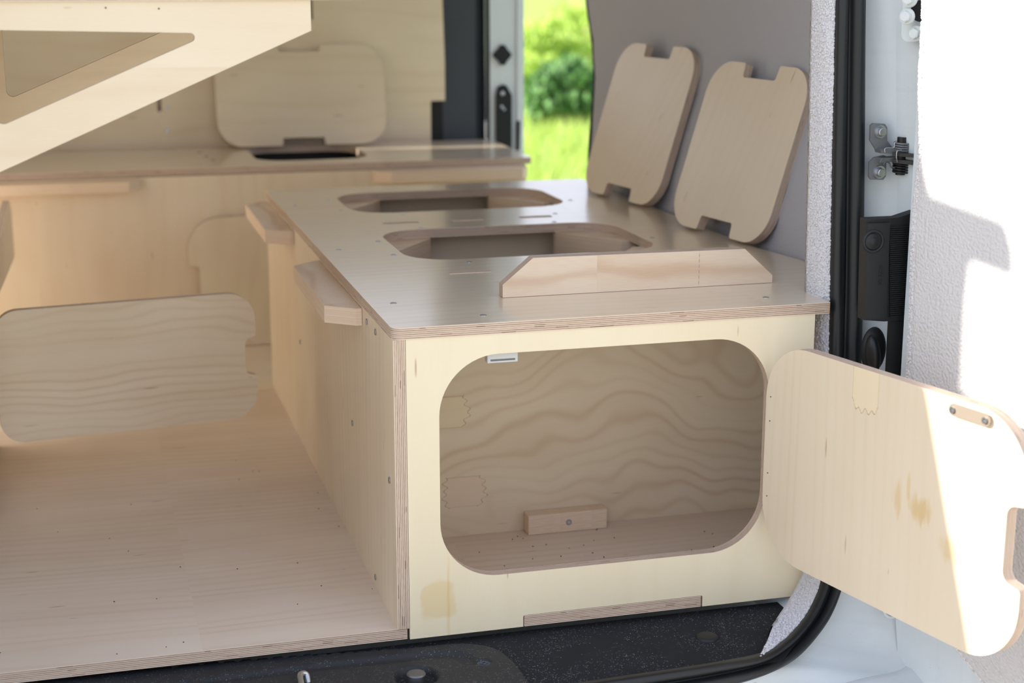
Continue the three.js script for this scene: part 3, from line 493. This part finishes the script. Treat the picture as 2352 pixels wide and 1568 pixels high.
{
  const N = 90, A = resample(sealIn, N), B = resample(sealOut, N), prof = [[0, -0.014], [0.0, 0.006], [0.10, 0.013], [0.24, 0.015], [0.36, 0.010], [0.42, 0.004], [0.46, 0.002], [0.50, 0.006], [0.60, 0.014], [0.74, 0.017], [0.88, 0.013], [0.97, 0.004], [1.0, -0.014]];
  const rows = prof.map(([k, h]) => A.map((a, i) => { const b = B[i], tan = A[Math.min(i + 1, N - 1)].clone().sub(A[Math.max(i - 1, 0)]).normalize(), ac = b.clone().sub(a).normalize(), n = tan.clone().cross(ac).normalize(); if (n.dot(eye.clone().sub(a)) < 0) n.negate(); return a.clone().lerp(b, k).addScaledVector(n, h); }));
  const s = thing('door_seal', 'black rubber seal following the round corner of the rear opening', 'seal', [0.72, 0, 0]);
  part(s, 'seal_profile', loft(rows), M.rubber);
  // felt return between the lining and the seal
  const feltIn = [[1866, -60, -0.085], [1862, 0, -0.085], [1855, 350, -0.085], [1848, 690, -0.083], [1850, 800, -0.07], [1848, 1000, -0.05], [1846, 1200, -0.012], [1843, 1312, 0.012], [1812, 1376, 0.022], [1790, 1410, 0.05], [1772, 1438, 0.09], [1761, 1468, 0.13], [1746, 1501, 0.168]].map(([x, y, z]) => onZ(x, y, z));
  const K = 60, F = resample(feltIn, K), G = resample(sealIn.slice(0, 11), K), fr = [];
  for (let j = 0; j <= 10; j++) { const k = j / 10; fr.push(F.map((f, i) => { const bulge = 0.012 * Math.sin(Math.PI * k); return f.clone().lerp(G[i], k).add(V(-0.3 * bulge, 0, bulge)); })); }
  fr.unshift(F.map((f, i) => f.clone().add(V(0.012, 0, -0.03)).add(V(0.09 * (i < 24 ? 1 : 0.2), 0, 0))));
  const fl = structure('trim_1', 'fluffy grey felt strip beside the rear door seal');
  part(fl, 'felt_strip', loft(fr), M.felt);
  nubs(fl, fr.slice(2), 5200, 0.0021, M.nubA, 91);
  // painted jamb outside the seal
  const crease = [[2058, -60, 0.0], [2058, 0, 0.0], [2060, 350, 0.0], [2064, 700, 0.012], [2070, 900, 0.036], [2082, 1180, 0.085], [2098, 1370, 0.11], [2103, 1450, 0.12], [2096, 1510, 0.13], [2070, 1536, 0.14], [1985, 1556, 0.155], [1880, 1585, 0.17], [1700, 1640, 0.19], [1300, 1720, 0.2]].map(([x, y, z]) => onZ(x, y, z));
  const B2 = resample(sealOut, 70).map((p) => p.clone().add(V(0, 0, -0.012))), C2 = resample(crease, 70);
  const jr = []; for (let j = 0; j <= 8; j++) { const k = j / 8; jr.push(B2.map((b, i) => b.clone().lerp(C2[i], k).add(V(0, 0, -0.010 * Math.sin(Math.PI * k))))); }
  const jm = structure('trim_2', 'white painted steel jamb of the rear opening');
  part(jm, 'jamb_face', loft(jr), M.paint);
  const D2 = C2.map((c, i) => c.clone().add(i < 40 ? V(0.055, 0, 0.10) : V(0.06, -0.05, 0.09))), E2 = C2.map((c) => c.clone().add(V(0.004, 0.0, 0.012)));
  part(jm, 'jamb_return', loft([C2, E2, E2.map((e, i) => e.clone().lerp(D2[i], 0.5)), D2]), M.paint);
  part(jm, 'jamb_outer', loft([D2, D2.map((q) => q.clone().add(V(0.15, 0, -0.02)))]), M.paintPlain);
  // round plug in the lower corner
  const pc = onZ(2050, 1397, 0.116);
  const plug = part(jm, 'drain_plug', new THREE.TorusGeometry(0.0145, 0.0028, 10, 28).translate(pc.x, pc.y, pc.z), M.paintPlain, 'round drain plug');
  part(plug, 'plug_hole', new THREE.CylinderGeometry(0.0095, 0.0095, 0.004, 24).rotateX(Math.PI / 2).translate(pc.x, pc.y, pc.z), M.dark);
}
// ---------------------------------------------------------------- sill
{
  const s = structure('sill', 'black carpeted load sill with sawdust');
  const y = -0.034;
  part(s, 'sill_carpet', loft([[V(-0.9, y, -0.02), V(0.2, y, -0.02), V(0.74, y, -0.02)], [V(-0.9, y, 0.08), V(0.2, y, 0.08), V(0.64, y, 0.08)], [V(-0.9, y - 0.004, 0.15), V(0.2, y - 0.003, 0.165), V(0.57, y - 0.003, 0.145)], [V(-0.9, y - 0.012, 0.2), V(0.2, y - 0.010, 0.205), V(0.54, y - 0.008, 0.175)]]), M.carpet);
  part(s, 'sill_base', boxG(-0.95, -0.3, 0.0, 0.50, -0.075, 0.17), M.paintPlain);
  part(s, 'wheel_side', loft([[V(0.60, -0.05, -0.1), V(0.60, -0.05, 0.06)], [V(0.70, 0.02, -0.1), V(0.69, 0.02, 0.02)], [V(0.80, 0.3, -0.1), V(0.72, 0.3, -0.04)]]), M.paintPlain);
  const cap = thing('floor_plug', 'round black plug on the carpeted sill', 'plug', [0.455, y, 0.081]);
  part(cap, 'plug_cap', new THREE.LatheGeometry([[0, 0.0045], [0.012, 0.0042], [0.0155, 0.003], [0.0175, 0.0012], [0.018, -0.002]].map((q) => new THREE.Vector2(...q)), 32).translate(0.455, y, 0.081), M.plastic);
  // moulded step plate with a well for the striker bolt
  const p = thing('sill_plate', 'moulded black sill plate dusted with sawdust', 'sill plate', [-0.1, -0.03, 0.1]);
  const yt = -0.027;
  const bx = -0.014, bz = 0.112;
  const rim = new THREE.CatmullRomCurve3([V(-0.9, 0, -0.03), V(-0.3, 0, -0.018), V(-0.02, 0, 0.004), V(0.085, 0, 0.012), V(0.125, 0, 0.042), V(0.140, 0, 0.10), V(0.142, 0, 0.27)]).getPoints(80);
  const mid = new THREE.CatmullRomCurve3([V(-0.9, 0, 0.05), V(-0.30, 0, 0.044), V(-0.15, 0, 0.040), V(-0.05, 0, 0.042), V(0.03, 0, 0.045), V(0.066, 0, 0.058), V(0.074, 0, 0.08)]).getPoints(80);
  const near = (c, x, z) => { let m = 9; for (const q of c) m = Math.min(m, Math.hypot(q.x - x, q.z - z)); return m; };
  const inside = (x, z) => { let zr = -0.03; for (const q of rim) if (q.x <= x) zr = Math.max(zr, q.z); return x < 0.142 && z > zr - 0.0001; };
  const grid = []; for (let i = 0; i <= 78; i++) { const zz = -0.035 + 0.26 * i / 78, r = []; for (let j = 0; j <= 170; j++) { const x = j < 12 ? lerp(-0.9, -0.36, j / 12) : lerp(-0.36, 0.155, (j - 12) / 158);
    const e = near(rim, x, zz) * (inside(x, zz) ? 1 : -1), t = near(mid, x, zz), rb = Math.hypot(x - bx, zz - bz), rc = Math.hypot(x - 0.094, zz - 0.089);
    r.push(V(x, yt - 0.016 * sstep(-e, -0.006, 0.006) - 0.006 * (1 - sstep(t, 0.006, 0.016)) + 0.0015 * Math.exp(-Math.pow((rb - 0.036) / 0.005, 2)) - 0.019 * (1 - sstep(rb, 0.024, 0.034)) - 0.006 * (1 - sstep(rc, 0.008, 0.0115)), zz)); } grid.push(r); }
  part(p, 'plate', loft(grid), M.dusty);
  const hex = thing('striker_bolt', 'hexagonal steel bolt head in the sill plate well', 'bolt', [bx, yt - 0.012, bz]);
  part(hex, 'bolt_head', merge([new THREE.CylinderGeometry(0.0135, 0.0145, 0.018, 6).translate(bx, yt - 0.004, bz), new THREE.CylinderGeometry(0.0125, 0.0142, 0.002, 24).translate(bx, yt + 0.0055, bz)]), M.darkSteel);
  part(hex, 'washer', new THREE.CylinderGeometry(0.021, 0.021, 0.004, 32).translate(bx, yt - 0.015, bz), M.oiled);
  const clip = thing('trim_clip', 'small dark plastic clip in the sill plate', 'clip', [0.094, yt, 0.089]);
  part(clip, 'clip_head', merge([new THREE.CylinderGeometry(0.0105, 0.0105, 0.003, 24).translate(0.094, yt - 0.004, 0.089), boxG(0.088, yt - 0.004, 0.087, 0.100, yt - 0.001, 0.091), boxG(0.092, yt - 0.004, 0.083, 0.096, yt - 0.001, 0.095)]), M.plasticGrey);
  const loop = thing('striker_loop', 'bent steel striker loop standing on the sill plate', 'striker', [-0.173, yt, 0.085]);
  part(loop, 'loop_wire', tube([V(-0.180, yt - 0.004, 0.120), V(-0.180, yt + 0.004, 0.100), V(-0.178, yt + 0.010, 0.080), V(-0.170, yt + 0.008, 0.076), V(-0.168, yt - 0.004, 0.086)], 0.0045, 30, 10), M.steel);
}
// flanged hex bolt, head towards +z
const flangedBolt = (r) => merge([new THREE.CylinderGeometry(r * 1.35, r * 1.45, r * 0.35, 24).translate(0, r * 0.17, 0), new THREE.CylinderGeometry(r * 0.98, r * 1.02, r * 1.0, 6).translate(0, r * 0.75, 0), new THREE.CylinderGeometry(r * 0.72, r * 0.84, r * 0.12, 20).translate(0, r * 1.3, 0)]).rotateX(Math.PI / 2);
// ---------------------------------------------------------------- fittings on the jamb
{
  const bolt = flangedBolt;
  // door check: two plates, two bolts, pin with two coil springs, arm
  const z = -0.006, c = thing('door_check', 'grey steel door check with two bolts and coiled springs', 'door check', [0.76, 0.70, z]);
  const P = (x, y, dz = 0) => onZ(x, y, z + dz);
  const ring = (list, dz) => list.map(([x, y]) => { const q = P(x, y, dz); return new THREE.Vector2(q.x, q.y); });
  const flat = (name, list, t, dz, mat) => board(c, name, ring(list, dz), [], t, mat, [0, 0, z + dz], [1, 0, 0], [0, 1, 0], { edge: mat });
  flat('bracket', [[1997, 287], [2003, 282], [2030, 284], [2035, 292], [2035, 322], [2048, 340], [2034, 343], [2008, 341], [1996, 322]], 0.004, 0, M.bracket);
  flat('bracket', [[1994, 372], [2006, 360], [2028, 356], [2042, 362], [2033, 374], [2032, 404], [2026, 412], [1998, 412], [1993, 405]], 0.004, 0, M.bracket);
  flat('bracket_lip', [[2008, 341], [2050, 338], [2062, 344], [2062, 350], [2010, 349]], 0.020, 0.0, M.bracket);
  flat('bracket_lip', [[2006, 360], [2050, 358], [2064, 362], [2064, 367], [2010, 370]], 0.018, 0.0, M.bracket);
  for (const [x, y] of [[2021, 302], [2019, 395]]) { const q = P(x, y, 0.004); part(c, 'bolt', bolt(0.0075).translate(q.x, q.y, q.z), M.steel); }
  const pin = P(2070, 358, 0.016);
  part(c, 'pin', new THREE.CylinderGeometry(0.0075, 0.0075, 0.058, 20).translate(pin.x, pin.y, pin.z), M.oiled);
  for (const [y0, y1, mat] of [[0.004, 0.022, M.bracket], [-0.026, -0.006, M.oiled]]) { const pts = []; for (let i = 0; i <= 90; i++) { const k = i / 90; pts.push(V(pin.x + 0.0112 * Math.cos(k * 2 * Math.PI * 5), pin.y + lerp(y0, y1, k), pin.z + 0.0112 * Math.sin(k * 2 * Math.PI * 5))); } part(c, 'coil_spring', tube(pts, 0.0016, 240, 7), mat); }
  const wire = (list, mat) => part(c, 'spring_leg', tube(list.map(([x, y, d]) => P(x, y, d)), 0.0011, 40, 7), mat);
  wire([[2060, 326, 0.028], [2055, 328, 0.028], [2053, 339, 0.028], [2036, 340, 0.026], [2032, 343, 0.026], [2033, 350, 0.026]], M.steel);
  wire([[2070, 345, 0.030], [2061, 347, 0.032], [2059, 360, 0.032], [2061, 372, 0.030]], M.steel);
  wire([[2055, 385, 0.028], [2047, 384, 0.027], [2042, 374, 0.026], [2034, 372, 0.026], [2028, 379, 0.026], [2022, 372, 0.026], [2029, 363, 0.026]], M.darkSteel);
  const a0 = P(2052, 358, 0.016), a1 = P(2130, 366, 0.05);
  const arm = (h, t, dy) => { const g = boxG(0, -h / 2, -t / 2, a0.distanceTo(a1), h / 2, t / 2); const m = new THREE.Matrix4().lookAt(V(0, 0, 0), a1.clone().sub(a0), V(0, 1, 0)); g.rotateY(Math.PI / 2).applyMatrix4(m).translate(a0.x, a0.y + dy, a0.z); return g; };
  part(c, 'check_arm', merge([arm(0.005, 0.018, 0.004), arm(0.006, 0.014, -0.007)]), M.oiled);
}
{ // ribbed plastic cover with its round plug
  const c = thing('plastic_cover', 'black ribbed plastic cover with a round plug', 'cover', [0.75, 0.52, 0.05]);
  const z = 0.085, P = (x, y, d = 0) => onZ(x, y, z + d);
  const outline = (l) => l.map(([x, y]) => { const q = P(x, y); return new THREE.Vector2(q.x, q.y); });
  board(c, 'cover_body', outline([[1990, 503], [2062, 500], [2104, 486], [2110, 500], [2104, 600], [2092, 735], [2030, 738], [1984, 735]]), [], 0.02, M.plastic, [0, 0, z - 0.02], [1, 0, 0], [0, 1, 0], { edge: M.plastic });
  board(c, 'cover_face', outline([[1990, 512], [2040, 510], [2036, 620], [2032, 730], [1984, 732]]), [], 0.006, M.plastic, [0, 0, z], [1, 0, 0], [0, 1, 0], { edge: M.plastic });
  const ribs = []; for (let i = 0; i < 44; i++) { const a = P(2042, 522 + i * 4.75), b = P(2106, 520 + i * 4.75); ribs.push(boxG(a.x, a.y - 0.0009, z - 0.001, b.x, a.y + 0.0009, z + 0.0028)); }
  part(c, 'ribs', merge(ribs), M.plastic);
  const q = P(2006, 554, 0.006);
  part(c, 'plug_ring', new THREE.TorusGeometry(0.0155, 0.0026, 10, 32).translate(q.x, q.y, q.z), M.plastic);
  const pl = part(c, 'plug', new THREE.LatheGeometry([[0, 0.006], [0.005, 0.006], [0.0055, 0.003], [0.011, 0.003], [0.0125, 0]].map((a) => new THREE.Vector2(...a)), 28).rotateX(Math.PI / 2).translate(q.x - 0.002, q.y, q.z), M.plastic);
  const font = await new FontLoader().loadAsync('fonts/droid/droid_sans_bold.typeface.json');
  const tg = new TextGeometry('NISSAN', { font, size: 0.0062, depth: 0.0006, curveSegments: 4 }); const tq = P(2024, 608, 0.0062);
  part(c, 'raised_lettering', tg.rotateZ(-Math.PI / 2).translate(tq.x - 0.003, tq.y, tq.z), M.plastic);
  // white body below with the black rubber grip and the ribbed wiring boot
  const g = thing('rubber_buffer', 'black oval rubber buffer on the white jamb', 'buffer', [0.74, 0.42, 0.05]);
  const o = onZ(2006, 802, 0.042);
  part(g, 'buffer_base', new THREE.SphereGeometry(1, 28, 18).scale(0.021, 0.036, 0.012).translate(o.x, o.y, o.z), M.plastic);
  part(g, 'buffer_grip', new THREE.SphereGeometry(1, 24, 16).scale(0.0115, 0.032, 0.014).rotateZ(0.12).translate(o.x - 0.006, o.y - 0.006, o.z + 0.010), M.rubber);
  const w = thing('wiring_boot', 'ribbed black rubber wiring boot between jamb and door', 'boot', [0.79, 0.42, 0.08]);
  const pts = [[2070, 740, 0.05], [2096, 790, 0.085], [2092, 850, 0.095], [2086, 930, 0.09]].map(([x, y, d]) => onZ(x, y, d)), cv = new THREE.CatmullRomCurve3(pts), list = [];
  for (let i = 0; i < 15; i++) { const k = 0.2 + 0.8 * i / 15, a = cv.getPoint(k), tn = cv.getTangent(k), m = new THREE.Matrix4().lookAt(V(0, 0, 0), tn, V(0, 0, 1)); list.push(new THREE.TorusGeometry(0.009, 0.0032, 8, 20).applyMatrix4(m).translate(a.x, a.y, a.z)); }
  list.push(new THREE.TubeGeometry(cv, 30, 0.009, 12)); part(w, 'boot_sleeve', merge(list), M.rubber);
  const bk = structure('trim_3', 'dark plastic channel behind the wiring boot');
  board(bk, 'channel', outline([[2048, 738], [2110, 738], [2100, 960], [2036, 960]]), [], 0.01, M.plastic, [0, 0, z - 0.012], [1, 0, 0], [0, 1, 0], { edge: M.plastic });
}
{ // rear door, open, lined with pale felt
  const d = V(0.35, 0, 0.94).normalize(), n = V(-d.z, 0, d.x);
  const dr = structure('door_1', 'open rear van door lined with thick pale felt');
  const left = [[2122, -80], [2118, 60], [2112, 180], [2114, 300], [2106, 400], [2097, 500], [2092, 620], [2086, 800], [2082, 950], [2090, 1150], [2120, 1330], [2168, 1440], [2225, 1520], [2290, 1600]].map(([x, y]) => { const r = ray(x, y), p0 = onZ(2097, 500, 0.128); return eye.clone().addScaledVector(r, p0.sub(eye).dot(n) / r.dot(n)); });
  const L = resample(left, 120), rows = [];
  const along = [[-0.004, -0.045], [-0.006, -0.02], [0, 0], [0.006, 0.008], [0.02, 0.012], [0.05, 0.013], [0.10, 0.013], [0.2, 0.012], [0.35, 0.012], [0.6, 0.012]];
  const fine = []; for (let i = 0; i + 1 < along.length; i++) for (let k = 0; k < 6; k++) fine.push([lerp(along[i][0], along[i + 1][0], k / 6), lerp(along[i][1], along[i + 1][1], k / 6)]);
  for (const [t, h] of fine) rows.push(L.map((p) => p.clone().addScaledVector(d, t).addScaledVector(n, h + 0.003 * fbm(t * 16 + 3, p.y * 9, 4, 3))));
  part(dr, 'felt_lining', loft(rows), M.woven);
  nubs(dr, rows.filter((r, i) => i > 4 && i < 22), 7000, 0.0019, M.nubB, 92);
  // upper hinge leaf, its bolts pointing into the van side
  const turn = (g, q) => g.rotateY(-0.95).translate(q.x, q.y, q.z), bolt = flangedBolt;
  const hp = onZ(2100, 40, 0.05); const leaf = sheetGeo(rect(-0.020, -0.036, 0.03, 0.07, 0.012), [circle(0.020, 0.010, 0.014, 24)], 0.004); leaf.clearGroups();
  const h = part(dr, 'hinge', leaf.rotateY(-0.95).translate(hp.x + 0.006, hp.y, hp.z - 0.006), M.paint, 'white painted hinge leaf');
  for (const [x, y] of [[2090, -2], [2084, 38], [2104, 77]]) part(h, 'bolt', turn(bolt(0.0085), onZ(x, y, 0.055)), M.paintPlain);
  const hh = onZ(2116, 25, 0.058); part(h, 'hinge_hole', turn(new THREE.CylinderGeometry(0.016, 0.016, 0.004, 28).rotateX(Math.PI / 2), hh), M.dark);
  // painted door shell behind the felt
  const base = L[60], shell = [[-0.03, 1.35], [-0.03, 0.1], [0.0, -0.10], [0.06, -0.20], [0.5, -0.35], [0.9, -0.35], [0.9, 1.35]].map(([t, y]) => [t, y, 0.03]);
  board(dr, 'door_shell', poly(shell), [], 0.05, M.paint, [base.x - n.x * 0.075, 0, base.z - n.z * 0.075], [d.x, 0, d.z], [0, 1, 0], { edge: M.paintPlain });
}

// ---------------------------------------------------------------- outside
{
  const g = structure('ground', 'sunny meadow outside the van');
  const rows = []; for (let i = 0; i <= 40; i++) { const r = []; for (let j = 0; j <= 40; j++) { const x = -120 + 240 * j / 40, z = -160 + 220 * i / 40; r.push(V(x, -0.62, z)); } rows.push(r); }
  part(g, 'meadow', loft(rows), M.ground);
  part(g, 'unseen_yard', boxG(-14, -0.66, -7, 3.2, -0.60, 14), M.gravel);  // out of view, pale gravel placed to bounce warm light into the van
  const R = rng(5), blade = new THREE.BufferGeometry();
  blade.setAttribute('position', new THREE.Float32BufferAttribute([-0.5, 0, 0, 0.5, 0, 0, 0.25, 0.55, 0.12, -0.25, 0.55, 0.12, 0, 1, 0.35], 3)); blade.setIndex([0, 1, 2, 0, 2, 3, 3, 2, 4]); blade.computeVertexNormals();
  const leaf = new THREE.MeshPhysicalMaterial({ color: '#ffffff', roughness: 0.8, transmission: 0.35, thickness: 0, side: THREE.DoubleSide });
  const o = new THREE.Object3D(), col = new THREE.Color(), N = 26000;
  const gm = shade(new THREE.InstancedMesh(blade, leaf, N)); gm.name = 'grass'; gm.userData.kind = 'stuff'; gm.userData.label = 'bright green meadow grass seen through the side opening'; gm.userData.category = 'grass';
  for (let i = 0; i < N; i++) {
    // wedge seen through the side opening, denser close by
    const t = 6 + 34 * Math.pow(R(), 1.7), a = 0.005 + 0.055 * (R() * 1.5 - 0.25), dir = ray(1205 + 150 * (R() * 1.5 - 0.25), 200);
    const s = t / Math.hypot(dir.x, dir.z); o.position.set(eye.x + dir.x * s, -0.62, eye.z + dir.z * s);
    const hgt = 0.10 + 0.22 * R(); o.scale.set(0.012 + 0.02 * R(), hgt, hgt); o.rotation.set(0, R() * 6.28, 0); o.updateMatrix(); gm.setMatrixAt(i, o.matrix);
    const k = R(); gm.setColorAt(i, col.setRGB(0.44 + 0.22 * k, 0.60 + 0.18 * k, 0.10 + 0.10 * R()));
  }
  scene.add(gm);
  // bushes
  const leafG = new THREE.BufferGeometry(); leafG.setAttribute('position', new THREE.Float32BufferAttribute([0, 0, 0, 0.5, 0.5, 0.08, 0, 1, 0, -0.5, 0.5, 0.08], 3)); leafG.setIndex([0, 1, 2, 0, 2, 3]); leafG.computeVertexNormals();
  const bush = (px, dist, w, h, label, dark, seed) => {
    const d = ray(px, 200), s = dist / Math.hypot(d.x, d.z), x = eye.x + d.x * s, zz = eye.z + d.z * s, Q = rng(seed), n = 2600, t = thing('shrub', label, 'shrub', [x, -0.62, zz], 'shrubs in the meadow');
    const im = shade(new THREE.InstancedMesh(leafG, leaf, n)); im.name = 'foliage'; im.userData.kind = 'stuff'; t.add(im);
    for (let i = 0; i < n; i++) {
      const u = Q() * 2 - 1, ph = Q() * 6.28, r = Math.cbrt(0.25 + 0.75 * Q()) * (0.82 + 0.3 * noise(u * 2 + seed, ph, 2)), q = Math.sqrt(1 - u * u);
      o.position.set(w * r * q * Math.cos(ph), h * 0.5 + h * 0.5 * r * u, w * r * q * Math.sin(ph)); o.rotation.set(Q() * 6, Q() * 6, Q() * 6); o.scale.setScalar(0.045 + 0.05 * Q()); o.updateMatrix(); im.setMatrixAt(i, o.matrix);
      const k = Q(); im.setColorAt(i, dark ? col.setRGB(0.08 + 0.10 * k, 0.22 + 0.16 * k, 0.05 + 0.04 * k) : col.setRGB(0.40 + 0.2 * k, 0.56 + 0.2 * k, 0.08 + 0.06 * k));
    }
    const st = new THREE.Mesh(tube([V(0, 0, 0), V(0.05, h * 0.3, 0.02), V(0, h * 0.7, 0)], 0.025, 8, 6), M.pine); st.name = 'stem'; shade(st); t.add(st);
  };
  bush(1300, 15, 0.45, 0.82, 'dark leafy shrub standing among pale meadow plants', true, 11);
  bush(1240, 18, 0.70, 1.05, 'yellow-green shrub beside the dark shrub', false, 12);
  bush(1345, 19, 0.75, 1.25, 'yellow-green shrub rising behind the dark shrub', false, 13);
}

scene.traverse((o) => { if (o.isMesh) { o.castShadow = true; o.receiveShadow = true; } });
renderer.render(scene, camera);
